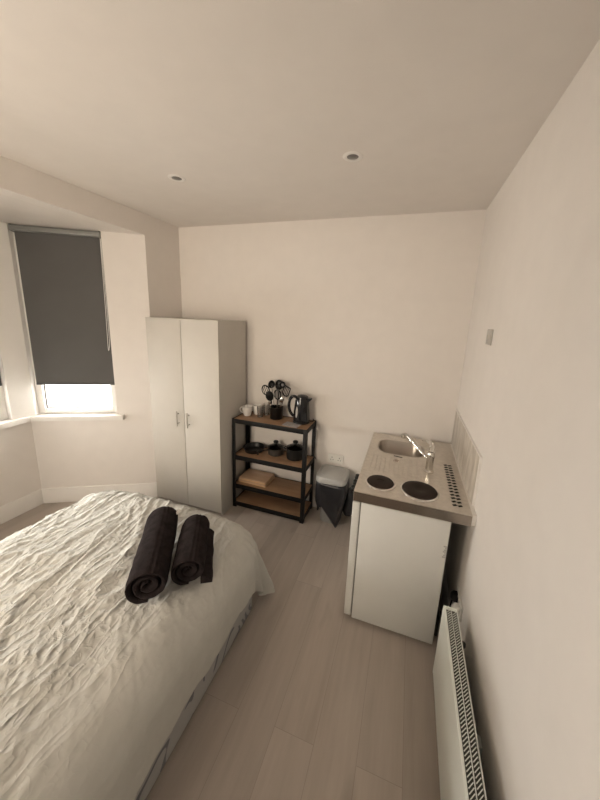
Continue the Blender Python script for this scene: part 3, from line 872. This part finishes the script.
sm = g_.modifiers.new('t', 'SOLIDIFY'); sm.thickness = .002
b = tube(BM(), curve([(kx+.072, ky+.03, Zt+.008), (kx+.098, ky+.045, Zt+.006), (kx+.098, ky+.075, Zt+.006), (kx+.085, -.020, Zt+.012), (kx+.085, -.0115, Zt-.02), (kx+.085, -.0115, Zt-.30), (kx+.13, -.0115, .52)], 6), .0035, 8)
obj('power_cord', b, blackp, k)
# plug / thermostat lump standing behind the kettle edge
# leaflet
b = box(BM(), -.075, .075, -.052, .052, 0, .003, 0, 2, Matrix.Translation((-1.352, -.222, Zt)) @ Matrix.Rotation(-.12, 4, 'Z'))
tag(obj('leaflet', b, paper, None), 'grey printed leaflet lying flat in front of the kettle', 'leaflet')

# pans on the second shelf
def pan(x, y, z):
    t = thing('frying_pan', 'black frying pan on the second shelf, nearest the wardrobe', 'pan', (x, y, z))
    obj('pan_body', lathe(BM(), [(0, 0), (.080, 0), (.088, .004), (.105, .042), (.108, .045), (.103, .045), (.085, .008), (0, .006)], (x, y, z), 44), nonstick, t)
    obj('handle', tube(BM(), curve([(x+.070, y-.070, z+.036), (x+.095, y-.105, z+.045), (x+.115, y-.138, z+.040)], 6), [.009]*12+[.007], 10, flat=.6), blackp, t)
pan(-1.775, -.140, L2)
def lidded(x, y, z, r, h, label, gl=True, mt=None, knobh=.045):
    t = thing('saucepan', label, 'pan', (x, y, z), None)
    obj('pan_body', lathe(BM(), [(0, 0), (r*.9, 0), (r*.96, .004), (r, .02), (r, h), (r+.004, h+.003), (r-.002, h+.003), (r-.004, .012), (0, .01)], (x, y, z), 40), mt, t)
    lid = obj('lid', lathe(BM(), [(r+.002, h+.0035), (r+.003, h+.007), (r*.8, h+.018), (r*.35, h+.029), (0, h+.031), (0, h+.0285), (r*.35, h+.0265), (r*.8, h+.0155), (r-.003, h+.0035)], (x, y, z), 40), glasslid_m if gl else nonstick, t)
    obj('lid_knob', lathe(BM(), [(0, h+.0305), (.012, h+.0305), (.010, h+.04), (.020, h+.046), (.026, h+.056), (.023, h+.066), (.010, h+.072), (0, h+.073)], (x, y, z), 24), blackp, lid)
    return t
pan_grey = mat('dark_steel_pan', (.10, .095, .09), .3, .7)
t = lidded(-1.552, -.112, L2, .078, .066, 'dark steel saucepan with glass lid in the middle of the second shelf', True, pan_grey)
obj('handle', tube(BM(), curve([(-1.608, -.167, L2+.052), (-1.642, -.207, L2+.056), (-1.662, -.232, L2+.050)], 6), .008, 10, flat=.6), blackp, t)
t = lidded(-1.345, -.125, L2, .082, .105, 'taller black stock pot with lid at the right end of the second shelf', True, nonstick)
for s in (-1, 1):
    obj('side_handle', tube(BM(), curve([(-1.345+s*.082, -.145, L2+.085), (-1.345+s*.106, -.142, L2+.088), (-1.345+s*.106, -.108, L2+.088), (-1.345+s*.082, -.105, L2+.085)], 6), .0055, 8), blackp, t)

# wooden boards on the third shelf
for i, (lab, dx, dy, ww, dd) in enumerate((('lower pale wooden board in the stack on the third shelf', 0, 0, .30, .205), ('upper pale wooden board in the stack on the third shelf', -.004, .006, .295, .200))):
    x, y = -1.735+dx, -.150+dy
    zb = L3+.0005+i*.0215
    M = Matrix.Translation((x, y, zb)) @ Matrix.Rotation(-.04+.03*i, 4, 'Z')
    t = thing('wooden_board', lab, 'board', (x, y, zb), 'wooden boards on the third shelf')
    b = BM(); box(b, -ww/2, ww/2, -dd/2, dd/2, 0, .0085, .002, 2, M)
    obj('lower_leaf', b, board_edge, t)
    b = BM(); box(b, -ww/2, ww/2, -dd/2, dd/2, .0095, .0205, .003, 2, M)
    obj('upper_leaf', b, board_wood, t)

# ---------------------------------------------------------------- bin with its bag
cx, cy = -.960, -.155
t = thing('waste_bin', 'pale grey plastic bin with domed lid between the shelving and the sink unit', 'bin', (cx, cy, 0))
def rl(w_, d_, r_, z, ox=0, oy=0): return [(cx+ox+p[0], cy+oy+p[1], z) for p in rrect(w_, d_, r_)]
b = BM(); loft(b, [rl(.180, .15, .04, 0, .0, .03), rl(.186, .155, .04, .01, 0, .03), rl(.235, .225, .05, .43, 0, .008)])
obj('bin_body', b, binbody, t)
b = BM()
loft(b, [rl(.268, .264, .055, .432, 0, .012), rl(.280, .274, .058, .440, 0, .010), rl(.280, .274, .058, .470, 0, .010), rl(.270, .262, .055, .486, 0, .012), rl(.215, .205, .06, .498, 0, .015), rl(.205, .195, .06, .494, 0, .016), rl(.15, .14, .05, .502, 0, .018), rl(.07, .06, .028, .507, 0, .018)])
obj('lid', b, binlid, t)
# bag folded over the rim, hanging in an uneven loose skirt (open lower edge)
b = BM()
rows = []
base = rrect(.270, .255, .06, 30)
for k in range(15):
    row = []
    q = k/14
    for i, p in enumerate(base):
        a = math.atan2(p[1], p[0])
        low = .17+.03*noise.noise(Vector((math.cos(a)*2.4, math.sin(a)*2.4, 4)))
        g = math.exp(-((a+1.75)/.33)**2); low += .045*g          # lifted over the body at the front
        c1 = math.exp(-((a+1.02)/.30)**2); low -= .150*c1        # long corner on the right
        c2 = math.exp(-((a+2.75)/.42)**2); low -= .060*c2        # and on the left
        low = max(.02, low)
        z = .430-(.430-low)*q
        bulge = math.sin(math.pi*min(1, q*1.15))**1.0
        s_ = 1+.10*bulge*(.5+.5*math.cos(a+.3)+c2)-.14*q*(1-c1)
        f = 1+.030*math.sin(a*13+q*4+2*noise.noise(Vector((a, q*3, 2))))*q+.05*noise.noise(Vector((math.cos(a)*4, math.sin(a)*4, q*3)))*min(1, q*3)
        row.append((cx+p[0]*s_*f, min(-.024, cy+.010+p[1]*s_*f), z+.006*noise.noise(Vector((a*3, q*2, 7)))*q))
    rows.append(row)
loft(b, rows, False, False)
bg_ = obj('bin_bag', b, bagm, t, 70, label='dark plastic bag folded over the rim')
sd = bg_.modifiers.new('t', 'SOLIDIFY'); sd.thickness = .002; sd.offset = 1
# spare bag bunched up on the side of the sink unit
b = BM()
lathe(b, [(0, -.13), (.035, -.12), (.060, -.07), (.062, -.01), (.050, .06), (.026, .13), (0, .16)], (-.800, -.110, .20), 36)
for v in b.verts:
    v.co += Vector((noise.noise(v.co*14), noise.noise(v.co*14+Vector((5, 5, 5)))*.6, 0))*.022
obj('bag_corner', b, bagm, t)

# socket on the back wall above the bin
def socket(name, label, cat, c_, n, up_z, w_=.146, h_=.086, m=socket_m, toggles=True, depth=.010):
    c_ = Vector(c_); n = Vector(n); sdir = Vector((0, 0, 1)).cross(n).normalized()
    Mx = Matrix((sdir, n, Vector((0, 0, 1)))).transposed().to_4x4(); Mx.translation = c_
    t = thing(name, label, cat, tuple(c_-Vector((0, 0, h_/2))))
    b = BM(); box(b, -w_/2, w_/2, 0, depth, -h_/2, h_/2, .003, 2, Mx)
    obj('face_plate', b, m, t)
    for s in (-1, 1):
        if toggles:
            b = BM()
            box(b, s*.036-.0035, s*.036+.0035, depth, depth+.0006, .008, .017, 0, 2, Mx)
            for q in (-.011, .011): box(b, s*.036+q-.0035, s*.036+q+.0035, depth, depth+.0006, -.013, -.007, 0, 2, Mx)
            obj('socket_hole', b, darkslot, t)
        b = BM(); box(b, s*(.018 if toggles else .032)-.006-(0 if toggles else .006), s*(.018 if toggles else .032)+.006+(0 if toggles else .006), depth, depth+.003, .022 if toggles else -.012, .036 if toggles else .012, .001, 2, Mx)
        obj('switch_rocker', b, m, t)
    return t, Mx
socket('wall_socket', 'white double wall socket on the back wall above the bin', 'socket', (-.975, -.0, .555), (0, -1, 0), 0)
socket('wall_switch', 'small grey double switch plate high on the right wall', 'switch', (0, -.712, 1.797), (-1, 0, 0), 0, w_=.112, m=switch_m, toggles=False, depth=.007)
t, Mx = socket('wall_socket', 'white double wall socket low on the right wall behind the heater end', 'socket', (0, -1.030, .325), (-1, 0, 0), 0)
# plugs in it
c1 = Mx @ Vector((-.036, .0105, -.003)); c2 = Mx @ Vector((.036, .0105, -.003))
def plug(c_, m, label, pts, grp):
    t = thing('mains_plug', label, 'plug', (c_.x, c_.y, c_.z-.025), grp)
    b = BM(); x_ = c_.x
    loft(b, [[(x_-.0002, c_.y+p[0], c_.z+p[1]) for p in rrect(.050, .048, .012)], [(x_-.018, c_.y+p[0], c_.z+p[1]) for p in rrect(.050, .048, .012)], [(x_-.030, c_.y+p[0], c_.z+p[1]) for p in rrect(.036, .034, .012)], [(x_-.036, c_.y+p[0], c_.z+p[1]) for p in rrect(.020, .018, .008)]])
    obj('plug_body', b, m, t)
    obj('power_cord', tube(BM(), curve(pts, 8), .0035, 8), m, t)
ya, yb = max(c1.y, c2.y), min(c1.y, c2.y)
plug(Vector((c1.x-.0008, ya, c1.z+.012)), blackp, 'black mains plug in the low socket, the one nearer the fridge', [(-.035, ya, .300), (-.040, ya, .255), (-.036, ya+.01, .16), (-.030, ya+.03, .06), (-.030, ya+.08, .012), (-.045, ya+.2, .006)], 'plugs in the low socket')
plug(Vector((c1.x-.0008, yb, c1.z)), socket_m, 'white mains plug in the low socket, the one nearer the heater', [(-.035, yb, .300), (-.040, yb, .255), (-.036, yb-.03, .20), (-.030, yb-.10, .16), (-.030, yb-.19, .17)], 'plugs in the low socket')

# ---------------------------------------------------------------- sink and hob unit
cx0, cx1, cy0, cy1, cz, ct = -.637, -.021, -1.064, -.066, .900, .838
ku = thing('sink_and_hob_unit', 'stainless steel sink top with two electric hotplates, against the right wall', 'kitchen unit', ((cx0+cx1)/2, (cy0+cy1)/2, 0))
def worktop():
    bm = BM()
    # outer boundary, sink hole cut out: built as grid of faces by triangle fill
    outer = [(cx0, cy0), (cx1, cy0), (cx1, cy1), (cx0, cy1)]
    sink = [(-.400+p[0], -.322+p[1]) for p in rrect(.335, .255, .085, 8)]
    vo = [bm.verts.new((x, y, cz)) for x, y in outer]; vi = [bm.verts.new((x, y, cz)) for x, y in sink]
    eo = [bm.edges.new((vo[i], vo[(i+1) % 4])) for i in range(4)]; ei = [bm.edges.new((vi[i], vi[(i+1) % len(vi)])) for i in range(len(vi))]
    bmesh.ops.triangle_fill(bm, use_beauty=True, edges=eo+ei)
    lo = [bm.verts.new((x, y, ct)) for x, y in outer]
    for i in range(4): bm.faces.new((vo[i], vo[(i+1) % 4], lo[(i+1) % 4], lo[i]))
    # folded lip underneath
    li = [bm.verts.new((x+(.02 if x < -.3 else -.02), y+(.02 if y < -.5 else -.02), ct)) for x, y in outer]
    for i in range(4): bm.faces.new((lo[i], lo[(i+1) % 4], li[(i+1) % 4], li[i]))
    return bm
obj('steel_top', worktop(), steel_m, ku, 25)
def sl(w_, d_, r_, z): return [(-.400+p[0], -.322+p[1], z) for p in rrect(w_, d_, r_, 8)]
b = BM(); loft(b, [sl(.353, .273, .094, cz+.0005), sl(.349, .269, .092, cz+.0025), sl(.337, .257, .086, cz+.0005), sl(.330, .250, .083, cz-.008), sl(.315, .235, .078, cz-.10), sl(.285, .205, .07, cz-.128), sl(.24, .16, .06, cz-.134)], False, True)
sk_m = mat('brushed_sink_steel', (.50, .46, .42), .28, 1, var=.12, scale=5)
sk = obj('sink_bowl', b, sk_m, ku)
obj('drain', lathe(BM(), [(0, 0), (.030, 0), (.034, .003), (.030, .005), (.022, .002), (0, .002)], (-.40, -.322, cz-.1335), 24), chrome, sk)
# drainer ridges
b = BM()
for i in range(13):
    x = -.585+i*.030
    tube(b, [(x, -.50, cz+.0002), (x, -.52, cz+.0010), (x, -.76, cz+.0010), (x, -.78, cz+.0002)], [.0008, .0030, .0030, .0008], 8, flat=.5, up=Vector((1, 0, 0)))
ob = obj('drainer_ridges', b, steel_m, ku, 40)
obj('front_edge', box(BM(), cx0+.002, cx1-.002, cy0-.0012, cy0-.0001, ct+.002, cz-.004), edge_steel, ku, 0, label='brushed steel edge facing the room')  # separate plate, darker and browner than the top to imitate dark reflections
obj('sealant_strip', box(BM(), cx1+.0003, -.0006, cy0+.004, cy1, ct+.006, cz+.0008, .0005), gloss_w, ku, 0, label='white sealant strip along the wall')
def hot(x, y, r):
    p = obj('hotplate', lathe(BM(), [(r+.004, .0035), (r+.003, .012), (r-.004, .015), (r*.32, .015), (r*.28, .0125), (0, .0125)], (x, y, cz), 56), plate_m, ku, label='dark cast iron electric hotplate')
    obj('hotplate_ring', lathe(BM(), [(r+.003, .0005), (r+.016, .0005), (r+.015, .004), (r+.006, .0075), (r+.0045, .006)], (x, y, cz), 56, close=True), chrome, p, label='bright steel trim ring')
hot(-.502, -.918, .074)
hot(-.278, -.922, .093)
# ventilation slots
b = BM()
for i in range(15):
    for j in range(2):
        yy = -.995+i*.0355
        xx = -.094+j*.027-.004
        M = Matrix.Translation((xx, yy, cz+.0002)) @ Matrix.Rotation(.5, 4, 'Z')
        box(b, -.0115, .0115, -.0075, .0075, 0, .0010, 0, 2, M)
obj('vent_slots', b, darkslot, ku, 0)
# overflow plug and small maker's plate on the drainer
b = BM(); box(b, -.030, .030, -.006, .006, 0, .0008, 0, 2, Matrix.Translation((-.415, -.492, cz)) @ Matrix.Rotation(-.15, 4, 'Z'))
obj('small_badge', b, darkslot, ku, 0, label='small dark badge')
b = BM(); box(b, -.016, .016, -.020, .020, 0, .0012, .0005, 2, Matrix.Translation((-.425, -.560, cz)) @ Matrix.Rotation(-.15, 4, 'Z'))
obj('sticker', b, edge_steel, ku, 0)
# control knobs on the front edge (facing the bed)
for y in (-.985, -.915, -.845):
    b = BM(); lathe(b, [(0, 0), (.021, 0), (.020, .020), (.014, .027), (0, .027)], (cx0-.0005, y, .870), 24, Matrix.Rotation(-math.pi/2, 4, 'Y'))
    obj('control_knob', b, blackp, ku, label='black control knob')
# tap
TX, TY = -.214, -.640
obj('tap_body', lathe(BM(), [(0, 0), (.033, 0), (.033, .005), (.027, .012), (.0235, .016), (.0235, .100), (.026, .104), (.026, .128), (.020, .138), (0, .141)], (TX, TY, cz+.0003), 32), chrome, ku)
tb = Vector((TX, TY, cz))
sp = BM()
tube(sp, curve([tb+Vector((-.014, .010, .088)), tb+Vector((-.05, .047, .104)), tb+Vector((-.11, .112, .140)), tb+Vector((-.158, .162, .166)), tb+Vector((-.172, .177, .168)), tb+Vector((-.178, .183, .156))], 6), .0115, 14)
lathe(sp, [(0, -.014), (.0145, -.014), (.016, -.009), (.016, .013), (.012, .018), (0, .018)], tb+Vector((-.179, .184, .150)), 20)
obj('spout', sp, chrome, ku)
lv = BM()
tube(lv, curve([tb+Vector((0, 0, .136)), tb+Vector((.004, .018, .160)), tb+Vector((-.004, .055, .176)), tb+Vector((-.024, .100, .174)), tb+Vector((-.050, .130, .162))], 6), [.019]*8+[.015]*8+[.011]*8+[.009]*8+[.007], 12, flat=.6)
obj('lever', lv, chrome, ku)
# slim support frame under the far half (behind the fridge)
b = BM()
box(b, cx0+.03, cx0+.05, -.52, -.075, .0, ct-.001, .002); box(b, cx1-.055, cx1-.035, -.52, -.075, .0, ct-.001, .002); box(b, cx0+.05, cx1-.055, -.09, -.075, .04, ct-.001, .002)
obj('support_panel', b, enamel, ku)

# ---------------------------------------------------------------- fridge under the hob end
fx0, fx1, fy0, fy1 = -.590, -.112, -1.058, -.575
fr = thing('undercounter_fridge', 'white undercounter fridge below the hotplates, its door facing the bed', 'fridge', ((fx0+fx1)/2, (fy0+fy1)/2, 0))
b = BM(); box(b, fx0, fx1, fy0, fy1, .022, .832, .004)
fb = obj('cabinet', b, enamel, fr)
obj('door', box(BM(), fx0-.050, fx0-.006, fy0+.002, fy1-.002, .030, .828, .006, 3), enamel, fr)
obj('door_seal', box(BM(), fx0-.0055, fx0-.0005, fy0+.014, fy1-.014, .045, .815), gasket_m, fr)
for x in (fx0+.05, fx1-.05):
    for y in (fy0+.05, fy1-.05):
        obj('foot', lathe(BM(), [(0, 0), (.018, 0), (.018, .014), (.010, .016), (.010, .0225), (0, .0225)], (x, y, 0), 18), blackp, fr)
# energy label remnant near the back top corner
b = BM()
for i in range(7):
    box(b, -.132+.004*(i % 3), -.114-.002*(i % 2), fy0-.0008, fy0-.0001, .612+i*.011, .620+i*.011)
lblm = mat('faded_label_print', (.40, .40, .39), .5)
obj('worn_sticker', b, lblm, fr, 0, label='small worn grey sticker')
# compressor and condenser at the back
b = BM(); box(b, fx1+.001, fx1+.03, fy0+.05, fy1-.05, .03, .16, .01); 
obj('compressor_cover', b, blackp, fr)

# splashback
b = BM(); box(b, -.010, -.0, -.968, -.030, .9015, 1.182, .001)
spb = obj('splashback_panel', b, tile_m, None)
tag(spb, 'pale veined splashback panel on the right wall behind the tap', 'splashback')
b = BM(); box(b, -.0125, -.0, -.974, -.9685, .9015, 1.188, .001); box(b, -.0125, -.0, -.9680, -.030, 1.1825, 1.188, .001)
obj('edge_trim', b, gloss_w, spb, label='white edge trim')

# ---------------------------------------------------------------- panel heater
hx0, hx1, hy0, hy1, hz0, hz1 = -.122, -.058, -2.35, -1.215, .035, .468
ht = thing('panel_heater', 'long white electric panel heater low on the right wall with slotted top', 'heater', ((hx0+hx1)/2, (hy0+hy1)/2, hz0))
# casing: rounded front shell, open grille on top
b = BM()
prof = [(hx1, hz0), (hx0+.012, hz0), (hx0+.004, hz0+.004), (hx0, hz0+.016), (hx0, hz1-.010), (hx0+.003, hz1-.003), (hx0+.008, hz1), (hx0+.012, hz1), (hx0+.012, hz1-.004),
        (hx1-.004, hz1-.004), (hx1-.004, hz1), (hx1, hz1)]
loft(b, [[(x, y, z) for x, z in prof] for y in (hy0+.012, hy1-.012)])
obj('casing', b, heater_m, ht, 30)
for ya_, yb_ in ((hy0, hy0+.0118), (hy1-.0118, hy1)):
    obj('end_cap', box(BM(), hx0+.0005, hx1, ya_, yb_, hz0, hz1+.001, .004, 3), heater_m, ht)
# grille: two rows of slanted slots pressed in the top
gr_m = mat('grille_green_grey', (.045, .048, .04), .7)
obj('grille_bed', box(BM(), hx0+.0125, hx1-.0045, hy0+.02, hy1-.02, hz1-.0039, hz1-.0029), gr_m, ht, 0)
b = BM()
n = int((hy1-hy0-.05)/.0125)
for i in range(n):
    y = hy1-.026-i*.0125
    for xc, sg in ((hx0+.0235, 1), (hx1-.0155, 1)):
        M = Matrix.Translation((xc, y-(0 if xc < -.09 else .006), hz1-.0012)) @ Matrix.Rotation(.85, 4, 'Z')
        box(b, -.0125, .0125, -.0012, .0012, -.0012, .0012, 0, 2, M)
box(b, (hx0+hx1)/2+.0035-.0018, (hx0+hx1)/2+.0035+.0018, hy0+.02, hy1-.02, hz1-.0024, hz1-.0001)
obj('grille_bars', b, heater_m, ht, 0)
for y in (-1.62, -2.12):
    obj('wall_bracket', box(BM(), hx1+.0002, -.0005, y-.02, y+.02, .18, .30, .002), heater_m, ht)
b = BM(); lathe(b, [(0, 0), (.014, 0), (.013, .014), (0, .016)], (hx1+.012, -1.355, .415), 18)
box(b, hx1+.0003, hx1+.018, -1.372, -1.338, .37, .4148, .003)
obj('thermostat', b, blackp, ht, label='black thermostat knob behind the casing')
